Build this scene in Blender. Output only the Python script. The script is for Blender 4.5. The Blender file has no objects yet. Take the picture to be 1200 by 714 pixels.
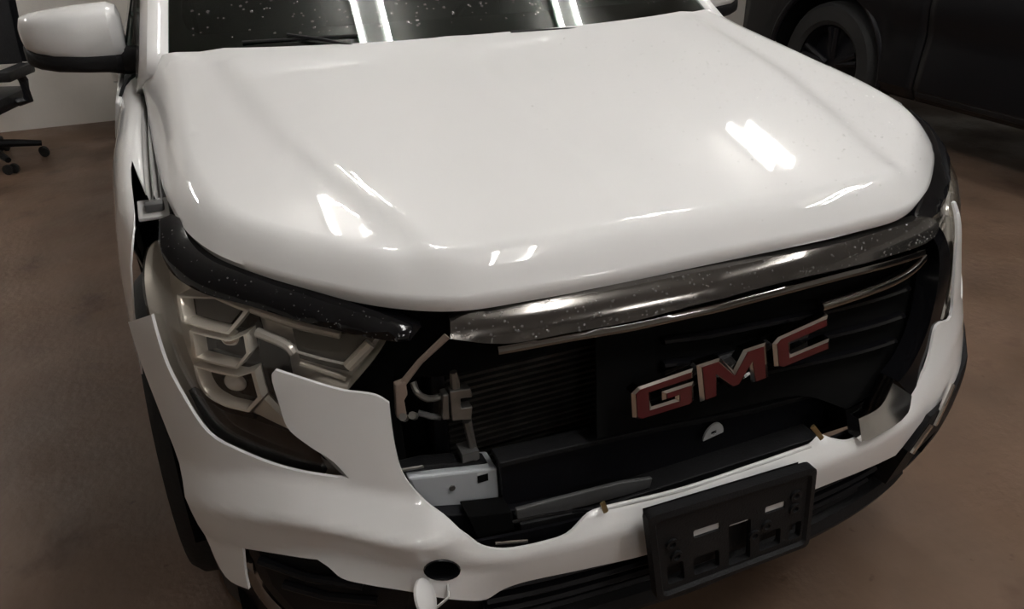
import bpy, bmesh, math, random
import numpy as np
from mathutils import Vector, Matrix, geometry
random.seed(7)
R = math.radians
SC = bpy.context.scene
COL = SC.collection

# ------------------------------------------------------------------ camera
CAM = np.array([-0.7133, -0.8471, 1.4661]); YAW, PIT, ROL, FPX = 0.38863, 0.48992, -0.01685, 916.16
def cam_basis():
    cy, sy, cp, sp = math.cos(YAW), math.sin(YAW), math.cos(PIT), math.sin(PIT)
    f = np.array([sy*cp, cy*cp, -sp]); r = np.array([cy, -sy, 0.0]); u = np.cross(r, f)
    c, s = math.cos(ROL), math.sin(ROL)
    return f, c*r+s*u, -s*r+c*u
CF, CR, CU = cam_basis()
cam = bpy.data.objects.new('camera', bpy.data.cameras.new('camera')); COL.objects.link(cam)
M = Matrix.Identity(4)
for i in range(3):
    M[i][0], M[i][1], M[i][2], M[i][3] = CR[i], CU[i], -CF[i], CAM[i]
cam.matrix_world = M
cam.data.sensor_width = 36; cam.data.lens = FPX/1200*36; cam.data.clip_start = 0.02
SC.camera = cam

# ------------------------------------------------------------------ world and exposure
W = bpy.data.worlds.new('world'); SC.world = W; W.use_nodes = True
W.node_tree.nodes['Background'].inputs[0].default_value = (0.02, 0.02, 0.022, 1)
W.node_tree.nodes['Background'].inputs[1].default_value = 0.3
SC.view_settings.view_transform = 'Standard'; SC.view_settings.look = 'None'
SC.view_settings.gamma = 1; SC.view_settings.use_curve_mapping = False
SC.view_settings.exposure = 1.2
TUBE_POWER = 34.0
TUBE_COL = (1.0, 0.985, 0.965)

# ------------------------------------------------------------------ materials
def mat(name, col, rough=0.5, metal=0.0, coat=0.0, noise=0.0, nscale=8.0, bump=0.0, bscale=60.0, spec=0.5, col2=None):
    m = bpy.data.materials.new(name); m.use_nodes = True
    nt = m.node_tree; b = nt.nodes['Principled BSDF']
    b.inputs['Base Color'].default_value = (*col, 1); b.inputs['Roughness'].default_value = rough
    b.inputs['Metallic'].default_value = metal; b.inputs['Coat Weight'].default_value = coat
    b.inputs['Coat Roughness'].default_value = 0.03; b.inputs['Specular IOR Level'].default_value = spec
    tc = nt.nodes.new('ShaderNodeTexCoord')
    if noise > 0 or col2:
        n = nt.nodes.new('ShaderNodeTexNoise'); n.inputs['Scale'].default_value = nscale; n.inputs['Detail'].default_value = 6
        nt.links.new(tc.outputs['Object'], n.inputs['Vector'])
        r = nt.nodes.new('ShaderNodeValToRGB'); r.color_ramp.elements[0].position = .3; r.color_ramp.elements[1].position = .7
        c2 = col2 if col2 else tuple(c*(1-noise) for c in col)
        r.color_ramp.elements[0].color = (*c2, 1); r.color_ramp.elements[1].color = (*col, 1)
        nt.links.new(n.outputs['Fac'], r.inputs['Fac']); nt.links.new(r.outputs['Color'], b.inputs['Base Color'])
    if bump > 0:
        n2 = nt.nodes.new('ShaderNodeTexNoise'); n2.inputs['Scale'].default_value = bscale; n2.inputs['Detail'].default_value = 4
        nt.links.new(tc.outputs['Object'], n2.inputs['Vector'])
        bp = nt.nodes.new('ShaderNodeBump'); bp.inputs['Strength'].default_value = bump; bp.inputs['Distance'].default_value = 0.01
        nt.links.new(n2.outputs['Fac'], bp.inputs['Height']); nt.links.new(bp.outputs['Normal'], b.inputs['Normal'])
    return m
def glassy(name, tint, clear, rough=0.03, milky=0.0, base=.04):
    """thin clear plastic or glass: a Fresnel mix of see-through and gloss"""
    m = bpy.data.materials.new(name); m.use_nodes = True; nt = m.node_tree; nt.nodes.clear()
    o = nt.nodes.new('ShaderNodeOutputMaterial'); mx = nt.nodes.new('ShaderNodeMixShader')
    t = nt.nodes.new('ShaderNodeBsdfTransparent'); t.inputs[0].default_value = (*[c*clear for c in tint], 1)
    g = nt.nodes.new('ShaderNodeBsdfGlossy'); g.inputs[0].default_value = (1, 1, 1, 1); g.inputs['Roughness'].default_value = rough
    lw = nt.nodes.new('ShaderNodeLayerWeight'); lw.inputs[0].default_value = .5
    pw = nt.nodes.new('ShaderNodeMath'); pw.operation = 'POWER'; pw.inputs[1].default_value = 4.0
    f = nt.nodes.new('ShaderNodeMath'); f.operation = 'MULTIPLY_ADD'; f.inputs[1].default_value = .9; f.inputs[2].default_value = base
    nt.links.new(lw.outputs['Facing'], pw.inputs[0]); nt.links.new(pw.outputs[0], f.inputs[0])
    nt.links.new(f.outputs[0], mx.inputs[0]); nt.links.new(t.outputs[0], mx.inputs[1]); nt.links.new(g.outputs[0], mx.inputs[2])
    if milky:
        df = nt.nodes.new('ShaderNodeBsdfDiffuse'); df.inputs[0].default_value = (.9, .9, .9, 1); m2 = nt.nodes.new('ShaderNodeMixShader'); m2.inputs[0].default_value = milky
        nt.links.new(mx.outputs[0], m2.inputs[1]); nt.links.new(df.outputs[0], m2.inputs[2]); nt.links.new(m2.outputs[0], o.inputs[0])
    else: nt.links.new(mx.outputs[0], o.inputs[0])
    return m
def emit(name, col, s):
    m = bpy.data.materials.new(name); m.use_nodes = True; nt = m.node_tree; nt.nodes.clear()
    o = nt.nodes.new('ShaderNodeOutputMaterial'); e = nt.nodes.new('ShaderNodeEmission')
    e.inputs[0].default_value = (*col, 1); e.inputs[1].default_value = s
    nt.links.new(e.outputs[0], o.inputs[0]); return m

MT = dict(
    white=mat('white_paint', (.80, .797, .79), .5, spec=.3, coat=1.0, noise=.02, nscale=3),
    white_in=mat('white_primer', (.62, .61, .60), .5, noise=.1, nscale=12),
    black=mat('black_plastic', (.010, .010, .011), .55, bump=.15, bscale=300, spec=.22),
    gloss=mat('gloss_black', (.005, .005, .006), .10, spec=.4),
    satin=mat('satin_black', (.007, .007, .009), .38, bump=.05, bscale=120, spec=.25),
    void=mat('void_black', (.003, .003, .003), .9, spec=.1),
    chrome=mat('chrome', (.82, .80, .77), .09, 1.0),
    smoke=mat('smoked_chrome', (.15, .14, .13), .14, .8, coat=.5, noise=.25, nscale=14),
    dchrome=mat('dark_chrome', (.33, .32, .31), .13, 1.0),
    silver=mat('headlight_silver', (.56, .525, .48), .28, .35, noise=.12, nscale=25),
    sigref=mat('signal_reflector', (.13, .122, .11), .2, .4, noise=.3, nscale=40),
    bezel=mat('bezel_silver', (.88, .85, .80), .2, .4),
    led=mat('led_optic', (.62, .61, .60), .18, .2, coat=.5),
    red=mat('red_enamel', (.09, .004, .008), .28, coat=.5, noise=.2, nscale=40),
    alu=mat('aluminium', (.30, .29, .27), .38, .8, noise=.3, nscale=30),
    fin=mat('radiator_fin', (.055, .052, .046), .55, .4, noise=.75, nscale=18),
    beam=mat('galvanised_plate', (.55, .58, .61), .42, .15, noise=.12, nscale=9),
    greyp=mat('grey_plastic', (.10, .10, .10), .5, noise=.2, nscale=20),
    brass=mat('brass_clip', (.36, .27, .13), .35, .8),
    tan=mat('tan_plastic', (.24, .185, .15), .45, noise=.2, nscale=30),
    rubber=mat('rubber', (.012, .012, .012), .75, bump=.2, bscale=80),
    rim=mat('wheel_alloy', (.10, .10, .10), .3, .8),
    glass=glassy('windshield_glass', (.55, .70, .64), .55),
    sglass=glassy('side_glass', (.25, .3, .28), .4),
    lens=glassy('headlight_lens', (1, .99, .97), .98),
    water=glassy('water', (1, 1, 1), .88, .02, .12, .10),
    water_clear=glassy('water_clear', (1, 1, 1), .98, .12, 0, .14),
    frit=mat('black_frit', (.006, .007, .007), .06, coat=1.0),
    cloth=mat('seat_cloth', (.03, .03, .032), .9, bump=.3, bscale=200),
    dash=mat('dashboard_black', (.016, .017, .017), .6, bump=.3, bscale=150),
    navy=mat('dark_car_paint', (.003, .003, .004), .4, coat=.15, spec=.25),
    chairb=mat('chair_leatherette', (.012, .013, .016), .38, bump=.2, bscale=90),
    tubew=mat('fixture_white', (.42, .41, .39), .5),
    tube=emit('fluorescent_tube', TUBE_COL, TUBE_POWER),
)

# ------------------------------------------------------------------ object helpers
def link(name, me, parent=None, m=None, kind=None):
    o = bpy.data.objects.new(name, me); COL.objects.link(o)
    if parent is not None: o.parent = parent
    if m is not None and not me.materials: me.materials.append(MT[m] if isinstance(m, str) else m)
    if kind: o['kind'] = kind
    return o
def thing(name, label, cat, loc=(0, 0, 0), group=None):
    o = bpy.data.objects.new(name, None); COL.objects.link(o); o.location = loc
    o['label'] = label; o['category'] = cat
    if group: o['group'] = group
    return o
def tag(o, label, cat, group=None):
    o['label'] = label; o['category'] = cat
    if group: o['group'] = group
    return o
class MB:
    def __init__(s): s.v = []; s.f = []
    def add(s, v, f):
        n = len(s.v); s.v += [tuple(map(float, p)) for p in v]; s.f += [tuple(i+n for i in q) for q in f]; return s
    def box(s, a, b, bev=0.0, rot=None, c=None):
        x0, y0, z0 = a; x1, y1, z1 = b
        if bev <= 0:
            v = [(x0,y0,z0),(x1,y0,z0),(x1,y1,z0),(x0,y1,z0),(x0,y0,z1),(x1,y0,z1),(x1,y1,z1),(x0,y1,z1)]
            f = [(3,2,1,0),(4,5,6,7),(0,1,5,4),(1,2,6,5),(2,3,7,6),(3,0,4,7)]
        else:
            bm = bmesh.new(); bmesh.ops.create_cube(bm, size=1)
            for q in bm.verts: q.co = Vector(((x0+x1)/2+q.co.x*(x1-x0), (y0+y1)/2+q.co.y*(y1-y0), (z0+z1)/2+q.co.z*(z1-z0)))
            bmesh.ops.bevel(bm, geom=bm.edges[:], offset=bev, segments=2, affect='EDGES', profile=.5)
            bm.verts.index_update(); v = [tuple(q.co) for q in bm.verts]; f = [tuple(w.index for w in q.verts) for q in bm.faces]; bm.free()
        if rot is not None:
            cc = Vector(c) if c else Vector(((x0+x1)/2, (y0+y1)/2, (z0+z1)/2))
            v = [tuple(cc+rot @ (Vector(p)-cc)) for p in v]
        return s.add(v, f)
    def tube(s, pts, r, n=10, caps=True, flat=1.0, up=(0, 0, 1)):
        pts = [Vector(p) for p in pts]; rs = r if isinstance(r, (list, tuple)) else [r]*len(pts)
        rings = []; u0 = Vector(up)
        for i, p in enumerate(pts):
            t = (pts[min(i+1, len(pts)-1)]-pts[max(i-1, 0)]).normalized()
            a = t.cross(u0)
            if a.length < 1e-4: a = t.cross(Vector((1, 0, 0)))
            a.normalize(); b = a.cross(t)
            rings.append([tuple(p+a*(rs[i]*math.cos(2*math.pi*k/n)*flat)+b*(rs[i]*math.sin(2*math.pi*k/n))) for k in range(n)])
        v = [q for g in rings for q in g]
        f = [(i*n+k, i*n+(k+1) % n, (i+1)*n+(k+1) % n, (i+1)*n+k) for i in range(len(pts)-1) for k in range(n)]
        if caps: f += [tuple(range(n))[::-1], tuple((len(pts)-1)*n+k for k in range(n))]
        return s.add(v, f)
    def lathe(s, prof, c=(0, 0, 0), axis='z', n=32):
        v = []; f = []
        for (r, h) in prof:
            for k in range(n):
                a = 2*math.pi*k/n; x, y = r*math.cos(a), r*math.sin(a)
                p = (x, y, h) if axis == 'z' else ((h, x, y) if axis == 'x' else (x, h, y))
                v.append((p[0]+c[0], p[1]+c[1], p[2]+c[2]))
        for i in range(len(prof)-1):
            for k in range(n): f.append((i*n+k, i*n+(k+1) % n, (i+1)*n+(k+1) % n, (i+1)*n+k))
        f.append(tuple(range(n))[::-1]); f.append(tuple((len(prof)-1)*n+k for k in range(n)))
        return s.add(v, f)
    def loft(s, rows, close=False, caps=False):
        n = len(rows[0]); v = [p for r in rows for p in r]
        f = []
        for i in range(len(rows)-1):
            for k in range(n if close else n-1):
                f.append((i*n+k, i*n+(k+1) % n, (i+1)*n+(k+1) % n, (i+1)*n+k))
        if caps: f += [tuple(range(n))[::-1], tuple((len(rows)-1)*n+k for k in range(n))]
        return s.add(v, f)
    def build(s, name, m, parent=None, smooth=True, kind=None, angle=35):
        me = bpy.data.meshes.new(name); me.from_pydata(s.v, [], s.f); me.update()
        bm = bmesh.new(); bm.from_mesh(me); bmesh.ops.recalc_face_normals(bm, faces=bm.faces); bm.to_mesh(me); bm.free()
        if smooth:
            me.polygons.foreach_set('use_smooth', [True]*len(me.polygons)); me.set_sharp_from_angle(angle=R(angle))
        return link(name, me, parent, m, kind)

def cr(pts, n=8, closed=False):
    """Catmull-Rom through points of any dimension; a trailing flag 'c' marks a corner"""
    P = []; corner = []
    for p in pts:
        if p[-1] == 'c': P.append(np.array(p[:-1], float)); corner.append(True)
        else: P.append(np.array(p, float)); corner.append(False)
    N = len(P); out = []
    for i in range(N if closed else N-1):
        a, b = P[i], P[(i+1) % N]
        p0 = P[i-1] if (i > 0 or closed) else 2*a-b
        p3 = P[(i+2) % N] if (i+2 < N or closed) else 2*b-a
        if corner[i]: p0 = a-(b-a)*.5
        if corner[(i+1) % N]: p3 = b+(b-a)*.5
        d = [max(np.linalg.norm(q)**.5, 1e-6) for q in (a-p0, b-a, p3-b)]
        m1 = ((a-p0)/d[0]-(b-p0)/(d[0]+d[1])+(b-a)/d[1])*d[1]
        m2 = ((b-a)/d[1]-(p3-a)/(d[1]+d[2])+(p3-b)/d[2])*d[1]
        for k in range(n):
            t = k/n
            out.append((2*t**3-3*t*t+1)*a+(t**3-2*t*t+t)*m1+(-2*t**3+3*t*t)*b+(t**3-t*t)*m2)
    if not closed: out.append(P[-1])
    return out
def mono(xs, ys):
    xs = np.array(xs, float); ys = np.array(ys, float); h = np.diff(xs); d = np.diff(ys)/h
    m = np.zeros(len(xs)); m[0], m[-1] = d[0], d[-1]
    for i in range(1, len(xs)-1):
        if d[i-1]*d[i] > 0:
            w1, w2 = 2*h[i]+h[i-1], h[i]+2*h[i-1]; m[i] = (w1+w2)/(w1/d[i-1]+w2/d[i])
    def f(x):
        x = np.clip(x, xs[0], xs[-1]); i = np.clip(np.searchsorted(xs, x)-1, 0, len(xs)-2)
        t = (x-xs[i])/h[i]
        return (2*t**3-3*t*t+1)*ys[i]+(t**3-2*t*t+t)*h[i]*m[i]+(-2*t**3+3*t*t)*ys[i+1]+(t**3-t*t)*h[i]*m[i+1]
    return f
def ray(px, py): return CF+CR*((px-600)/FPX)-CU*((py-357)/FPX)
def at(px, py, x=None, y=None, z=None):
    d = ray(px, py)
    t = (x-CAM[0])/d[0] if x is not None else ((y-CAM[1])/d[1] if y is not None else (z-CAM[2])/d[2])
    return CAM+t*d
def hit(px, py, fun, t0=.35, t1=4.0, n=700):
    """where the sight line of a photo point meets the car's skin fun(P) = 0"""
    d = ray(px, py); ts = np.linspace(t0, t1, n); pts = CAM[None]+ts[:, None]*d[None]
    v = fun(pts.T); k = np.where(v[:-1]*v[1:] <= 0)[0]
    if len(k) == 0: return CAM+ts[np.argmin(np.abs(v))]*d
    a, b = ts[k[0]], ts[k[0]+1]; va = v[k[0]]
    for _ in range(30):
        m = (a+b)/2; vm = fun(CAM+m*d)
        if va*vm <= 0: b = m
        else: a = m
    return CAM+a*d
def cdt(outline, holes=(), step=.02, rings=()):
    """triangulate a 2D region: outline and holes as constraints, regular points inside"""
    loops = [np.array(outline)]+[np.array(h) for h in holes]
    V = []; E = []
    for L in loops:
        n0 = len(V); V += [Vector((float(p[0]), float(p[1]))) for p in L]
        E += [(n0+i, n0+(i+1) % len(L)) for i in range(len(L))]
    O = loops[0]; lo, hi = O.min(0), O.max(0)
    gx = np.arange(lo[0]+step*.5, hi[0], step); gy = np.arange(lo[1]+step*.5, hi[1], step)
    if len(gx) and len(gy):
        X, Y = np.meshgrid(gx, gy); P = np.stack([X.ravel(), Y.ravel()], 1)
        ins = np.zeros(len(P), bool); dm = np.full(len(P), 9.)
        for L in loops:
            A = L; B = np.roll(L, -1, 0)
            for (a, b) in zip(A, B):
                c = ((a[1] > P[:, 1]) != (b[1] > P[:, 1]))
                with np.errstate(divide='ignore', invalid='ignore'):
                    xi = a[0]+(P[:, 1]-a[1])*(b[0]-a[0])/(b[1]-a[1] if b[1] != a[1] else 1e-12)
                ins ^= c & (P[:, 0] < xi)
                ab = b-a; t = np.clip(((P-a)@ab)/max(ab@ab, 1e-12), 0, 1)
                dm = np.minimum(dm, np.linalg.norm(P-(a+t[:, None]*ab), axis=1))
        V += [Vector((float(p[0]), float(p[1]))) for p in P[ins & (dm > (rings[-1]+step*.6 if rings else step*.4))]]
        if rings:                                   # closely spaced offset rows where the sheet rolls over at its rim
            A = O; tn = np.roll(A, -1, 0)-np.roll(A, 1, 0); tn /= np.linalg.norm(tn, axis=1)[:, None]; nn = np.stack([-tn[:, 1], tn[:, 0]], 1)
            if sum(A[:, 0]*np.roll(A[:, 1], -1)-np.roll(A[:, 0], -1)*A[:, 1]) < 0: nn = -nn
            for r_ in rings:
                Q = A+nn*r_
                for q in Q:
                    ab = np.roll(A, -1, 0)-A; t = np.clip(((q-A)*ab).sum(1)/np.maximum((ab**2).sum(1), 1e-12), 0, 1)
                    if np.min(np.linalg.norm(q-(A+t[:, None]*ab), axis=1)) > r_*.93: V.append(Vector((float(q[0]), float(q[1]))))
    r = geometry.delaunay_2d_cdt(V, E, [], 0, 1e-6)
    NV = np.array([tuple(v) for v in r[0]]); T = np.array([tuple(f) for f in r[2]]); P = NV[T].mean(1); ins = np.zeros(len(P), bool)
    for L in loops:
        for (a, b) in zip(L, np.roll(L, -1, 0)):
            if a[1] != b[1]: ins ^= ((a[1] > P[:, 1]) != (b[1] > P[:, 1])) & (P[:, 0] < a[0]+(P[:, 1]-a[1])*(b[0]-a[0])/(b[1]-a[1]))
    ar = (NV[T[:, 1]]-NV[T[:, 0]]); br = (NV[T[:, 2]]-NV[T[:, 0]]); ins &= np.abs(ar[:, 0]*br[:, 1]-ar[:, 1]*br[:, 0]) > 1e-10
    T = T[ins]; used = np.unique(T); mp = -np.ones(len(NV), int); mp[used] = np.arange(len(used))
    return [tuple(v) for v in NV[used]], [tuple(int(mp[i]) for i in f) for f in T]
def panel(name, outline, fn, m, parent, thick=.004, step=.02, holes=(), kind=None, angle=40, rings=()):
    """a sheet of real thickness over the surface fn(a, b, depth)"""
    V, Fc = cdt(outline, holes, step, rings)
    top = [tuple(fn(a, b, 0.0)) for a, b in V]; bot = [tuple(fn(a, b, thick)) for a, b in V]
    n = len(V); cnt = {}
    for f in Fc:
        for i in range(len(f)):
            e = (f[i], f[(i+1) % len(f)]); cnt[e] = 1
    rim = [e for e in cnt if (e[1], e[0]) not in cnt]
    b = MB(); b.v = top+bot
    b.f = [f for f in Fc]+[tuple(i+n for i in f[::-1]) for f in Fc]+[(e[1], e[0], e[0]+n, e[1]+n) for e in rim]
    return b.build(name, m, parent, kind=kind, angle=angle)

# ------------------------------------------------------------------ the front skin of the car: plan curve by arc length, lean by height
fplan = mono([0, .3, .5, .62, .70, .78, .84, .88, .91, .93], [0, .02, .055, .10, .15, .225, .32, .42, .58, .85])
glean = mono([.15, .3, .4, .45, .55, .65, .8, .88, .92, .96, 1.0, 1.05], [.08, .02, -.025, -.04, -.05, -.02, .016, .036, .058, .11, .18, .29])
_xs = np.concatenate([np.linspace(0, .9, 300), np.linspace(.9, .93, 100)[1:]]); _fs = np.array([fplan(x) for x in _xs])
_ss = np.concatenate([[0], np.cumsum(np.hypot(np.diff(_xs), np.diff(_fs)))])
def s_of_x(x): return math.copysign(float(np.interp(abs(x), _xs, _ss)), x)
def skin_eq(p): return p[1]-np.vectorize(fplan)(np.abs(p[0])) - np.vectorize(glean)(p[2])
def skin(s, z, d=0.0):
    """point on the front skin; d pushes inward"""
    a = abs(s); x = float(np.interp(a, _ss, _xs)); y = float(np.interp(a, _ss, _fs))
    x2 = float(np.interp(a+.01, _ss, _xs)); y2 = float(np.interp(a+.01, _ss, _fs)); x1 = float(np.interp(a-.01, _ss, _xs)) if a > .01 else -x2+2*x; y1 = float(np.interp(abs(a-.01), _ss, _fs))
    tx, ty = x2-x1, y2-y1; l = math.hypot(tx, ty) or 1; nx, ny = ty/l, -tx/l          # outward
    x -= nx*d; y -= ny*d
    return np.array([math.copysign(1, s)*x if s != 0 else 0.0, y+float(glean(z)), z])
def sz(px, py):
    p = hit(px, py, skin_eq); return (s_of_x(p[0]), float(p[2]))
def szs(lst):
    out = []
    for q in lst:
        a = sz(q[0], q[1]); out.append(a+('c',) if len(q) > 2 else a)
    return out
def off(d0): return lambda s, z, d: skin(s, z, d0+d)

# ------------------------------------------------------------------ the room
def concrete():
    m = bpy.data.materials.new('stained_concrete'); m.use_nodes = True; nt = m.node_tree; b = nt.nodes['Principled BSDF']
    tc = nt.nodes.new('ShaderNodeTexCoord')
    def noise(sc, det, lo, hi, c0, c1):
        n = nt.nodes.new('ShaderNodeTexNoise'); n.inputs['Scale'].default_value = sc; n.inputs['Detail'].default_value = det
        nt.links.new(tc.outputs['Object'], n.inputs['Vector'])
        r = nt.nodes.new('ShaderNodeValToRGB'); r.color_ramp.elements[0].position = lo; r.color_ramp.elements[1].position = hi
        r.color_ramp.elements[0].color = (*c0, 1); r.color_ramp.elements[1].color = (*c1, 1)
        nt.links.new(n.outputs['Fac'], r.inputs['Fac']); return r
    a = noise(1.3, 8, .35, .7, (.116, .072, .047), (.20, .124, .081))
    s1 = noise(3.5, 5, .60, .72, (1, 1, 1), (.62, .56, .52))
    s2 = noise(22, 3, .68, .76, (1, 1, 1), (.65, .6, .56))
    x1 = nt.nodes.new('ShaderNodeMix'); x1.data_type = 'RGBA'; x1.blend_type = 'MULTIPLY'; x1.inputs[0].default_value = 1
    x2 = nt.nodes.new('ShaderNodeMix'); x2.data_type = 'RGBA'; x2.blend_type = 'MULTIPLY'; x2.inputs[0].default_value = 1
    nt.links.new(a.outputs[0], x1.inputs[6]); nt.links.new(s1.outputs[0], x1.inputs[7])
    nt.links.new(x1.outputs[2], x2.inputs[6]); nt.links.new(s2.outputs[0], x2.inputs[7]); nt.links.new(x2.outputs[2], b.inputs['Base Color'])
    rr = noise(2.2, 5, .4, .62, (.42,)*3, (.68,)*3); nt.links.new(rr.outputs[0], b.inputs['Roughness'])
    n3 = nt.nodes.new('ShaderNodeTexNoise'); n3.inputs['Scale'].default_value = 35; n3.inputs['Detail'].default_value = 6; nt.links.new(tc.outputs['Object'], n3.inputs['Vector'])
    bp = nt.nodes.new('ShaderNodeBump'); bp.inputs['Strength'].default_value = .25; bp.inputs['Distance'].default_value = .01
    nt.links.new(n3.outputs['Fac'], bp.inputs['Height']); nt.links.new(bp.outputs['Normal'], b.inputs['Normal'])
    return m
MT['floor'] = concrete()
MT['wall'] = mat('painted_wall', (.82, .79, .735), .6, noise=.10, nscale=2.5, bump=.15, bscale=25)
MT['ceil'] = mat('ceiling_paint', (.58, .56, .52), .8, noise=.1, nscale=2)
X0, X1, Y0, Y1, ZC = -6.5, 7.5, -9.0, 5.55, 3.12
MB().box((X0, Y0, -.1), (X1, Y1, 0)).build('floor', 'floor', smooth=False, kind='structure')
MB().box((X0, Y0, ZC), (X1, Y1, ZC+.1)).build('ceiling', 'ceil', smooth=False, kind='structure')
for nm, a, b in (('wall_back', (X0, Y1, 0), (X1, Y1+.12, ZC)), ('wall_front', (X0, Y0-.12, 0), (X1, Y0, ZC)),
                 ('wall_left', (X0-.12, Y0, 0), (X0, Y1, ZC)), ('wall_right', (X1, Y0, 0), (X1+.12, Y1, ZC))):
    MB().box(a, b).build(nm, 'wall', smooth=False, kind='structure')
# ceiling fixtures: each a twin-tube batten
def fixture(x, y, L, label):
    t = thing('ceiling_light', label, 'light', (x, y, ZC), 'fluorescent ceiling lights')
    MB().box((-.06, -L-.03, -.05), (.06, L+.03, 0), .006).build('housing', 'tubew', t)
    for s in (-1, 1):
        MB().tube([(s*.085, -L, -.075), (s*.085, L, -.075)], .0165, 12).build('tube', 'tube', t)
        for e in (-L-.015, L): MB().box((s*.085-.018, e, -.1), (s*.085+.018, e+.015, -.04)).build('lamp_holder', 'tubew', t, smooth=False)
        MB().box((min(s*.05, s*.105), -L-.012, -.055), (max(s*.05, s*.105), L+.012, -.047)).build('reflector', 'tubew', t, smooth=False)
    return t
FX = [(-.03, 2.85, .27, 'short twin tube ceiling light mirrored in the hood above the broken headlight'),
      (2.87, 2.85, .27, 'short twin tube ceiling light mirrored in the far side of the hood'),
      (-.03, 1.62, .30, 'twin tube ceiling light above the white car, mirrored in the windshield near the mirror'),
      (1.45, 1.62, .30, 'twin tube ceiling light mirrored in the middle of the windshield'),
      (.35, -.75, .60, 'twin tube ceiling light over the nose of the white car'),
      (2.60, -.75, .60, 'twin tube ceiling light over the bare floor at the far front corner'),
      (-3.2, 4.2, .60, 'added twin tube light by the back wall, brightening it behind the office chair'),  # added lamp without a known source, brightens the back wall
      (-.9, -4.2, .60, 'added twin tube fill light far ahead of the white car, left one'),  # unseen lamp added to light the car's front faces
      (1.9, -4.2, .60, 'added twin tube fill light far ahead of the white car, right one')]  # second unseen fill, added for the upright front surfaces
for f in FX: fixture(*f)

# ================================================================== the white car
car = thing('white_suv', 'white SUV with torn front bumper, broken grille and exposed right headlight', 'car')
def zb(y): return .985+.155*y                       # mean height of the bonnet along the car

# ---- hood
HALF = [(0, .067), (.2, .067), (.31, .071), (.42, .082), (.51, .122), (.61, .198), (.668, .252), (.716, .312), (.745, .372), (.762, .437),
        (.775, .53), (.785, .70), (.791, .86), (.795, 1.06), (.80, 1.20, 'c'), (.735, 1.145, 'c'), (.5, 1.075), (.25, 1.035), (0, 1.025)]
hc = cr(HALF, 9)
hood_line = [tuple(p) for p in hc]+[(-p[0], p[1]) for p in hc[-2:0:-1]]
HL = np.array([tuple(p) for p in hc[:9*14+1]]); HL = np.concatenate([HL[::-1]*[-1, 1], HL[1:]])      # front and side rim only
HA, HB = HL[:-1], HL[1:]; HD = HB-HA; HN = (HD**2).sum(1)
def hood_dist(x, y):
    P = np.array([x, y]); t = np.clip(((P-HA)*HD).sum(1)/HN, 0, 1)
    return float(np.min(np.linalg.norm(P-(HA+t[:, None]*HD), axis=1)))
cx = mono([0, .1, .15, .4, .63, 1.1], [.42, .425, .43, .50, .56, .62])
def sstep(a, b, t): t = min(max((t-a)/(b-a), 0), 1); return t*t*(3-2*t)
def hood_z(x, y):
    d = hood_dist(x, y)
    sd = sstep(.40, 1.0, y); e = max(0, 1-d/(.050+.022*sd)); z = zb(y)-(.042+.034*sd)*e**1.6
    fade = sstep(.0, .06, d)
    bx = cx(max(0, min(y, 1.1))); z += .0075*fade*(1-sstep(bx-.008, bx+.04, abs(x)))
    z += .006*fade*math.exp(-((x+.098)/.018)**2)*sstep(.10, .3, y)*0.35
    z -= (.002+.012*sstep(.3, 1.1, y))*(x/.75)**2
    return z
hz_cache = {}
def hood_fn(a, b, d):
    k = (round(a, 5), round(b, 5))
    if k not in hz_cache: hz_cache[k] = hood_z(a, b)
    return (a*(1-.01*d/.01*.5), b+d*.3, hz_cache[k]-d)
hood = panel('hood', hood_line, hood_fn, 'white', car, thick=.02, step=.016, angle=60, rings=(.005, .011, .018, .026, .036, .048, .062))

# ---- black tray added under the hood to block light in the gap
b = MB()
b.loft([[(x, max(float(np.interp(abs(x), HL[len(HL)//2:, 0], HL[len(HL)//2:, 1])), .08)+.05, z) for x in np.linspace(-.74, .74, 30)] for z in (.92, .80)])
b.loft([[(x, max(float(np.interp(abs(x), HL[len(HL)//2:, 0], HL[len(HL)//2:, 1])), .08)+.05, .92) for x in np.linspace(-.74, .74, 30)], [(x, .9, 1.04) for x in np.linspace(-.74, .74, 30)]])
b.build('under_hood_blocker', 'void', car)

# ---- windshield, cowl, wipers
def ws(x, t, d=0.0):
    q = (x/.735)**2
    p = np.array([x*(1-.17*t), 1.028+.118*q+.80*t, 1.138+.012*(1-q)+.47*t-.015*q*t+.02*math.sin(math.pi*t)])
    return p-np.array([0, -.49, .87])*d
wo = [(x, 0) for x in np.linspace(-.735, .735, 25)]+[(.735, t) for t in np.linspace(0, 1, 12)[1:]]+[(x, 1) for x in np.linspace(.735, -.735, 25)[1:]]+[(-.735, t) for t in np.linspace(1, 0, 12)[1:-1]]
panel('windshield', wo, ws, 'glass', car, .005, .06)
fr = [(x, .0) for x in np.linspace(-.735, .735, 25)]+[(.735, t) for t in np.linspace(0, 1, 12)[1:]]+[(x, 1) for x in np.linspace(.735, -.735, 25)[1:]]+[(-.735, t) for t in np.linspace(1, 0, 12)[1:-1]]
fh = [(x, .075) for x in np.linspace(-.66, .66, 25)]+[(.69, .10)]+[(.70, t) for t in np.linspace(.14, .9, 8)]+[(.66, .95)]+[(x, .96) for x in np.linspace(.6, -.6, 20)]+[(-.66, .95)]+[(-.70, t) for t in np.linspace(.9, .14, 8)]+[(-.69, .10)]
panel('windshield_border', fr, lambda x, t, d: ws(x, t, .0055+d), 'frit', car, .002, .06, holes=[fh])
b = MB(); b.loft([[ws(x, -.03, .02) for x in np.linspace(-.75, .75, 30)], [ws(x, .02, .012) for x in np.linspace(-.75, .75, 30)], [ws(x, .03, .05) for x in np.linspace(-.75, .75, 30)]])
b.build('cowl', 'black', car)
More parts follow.
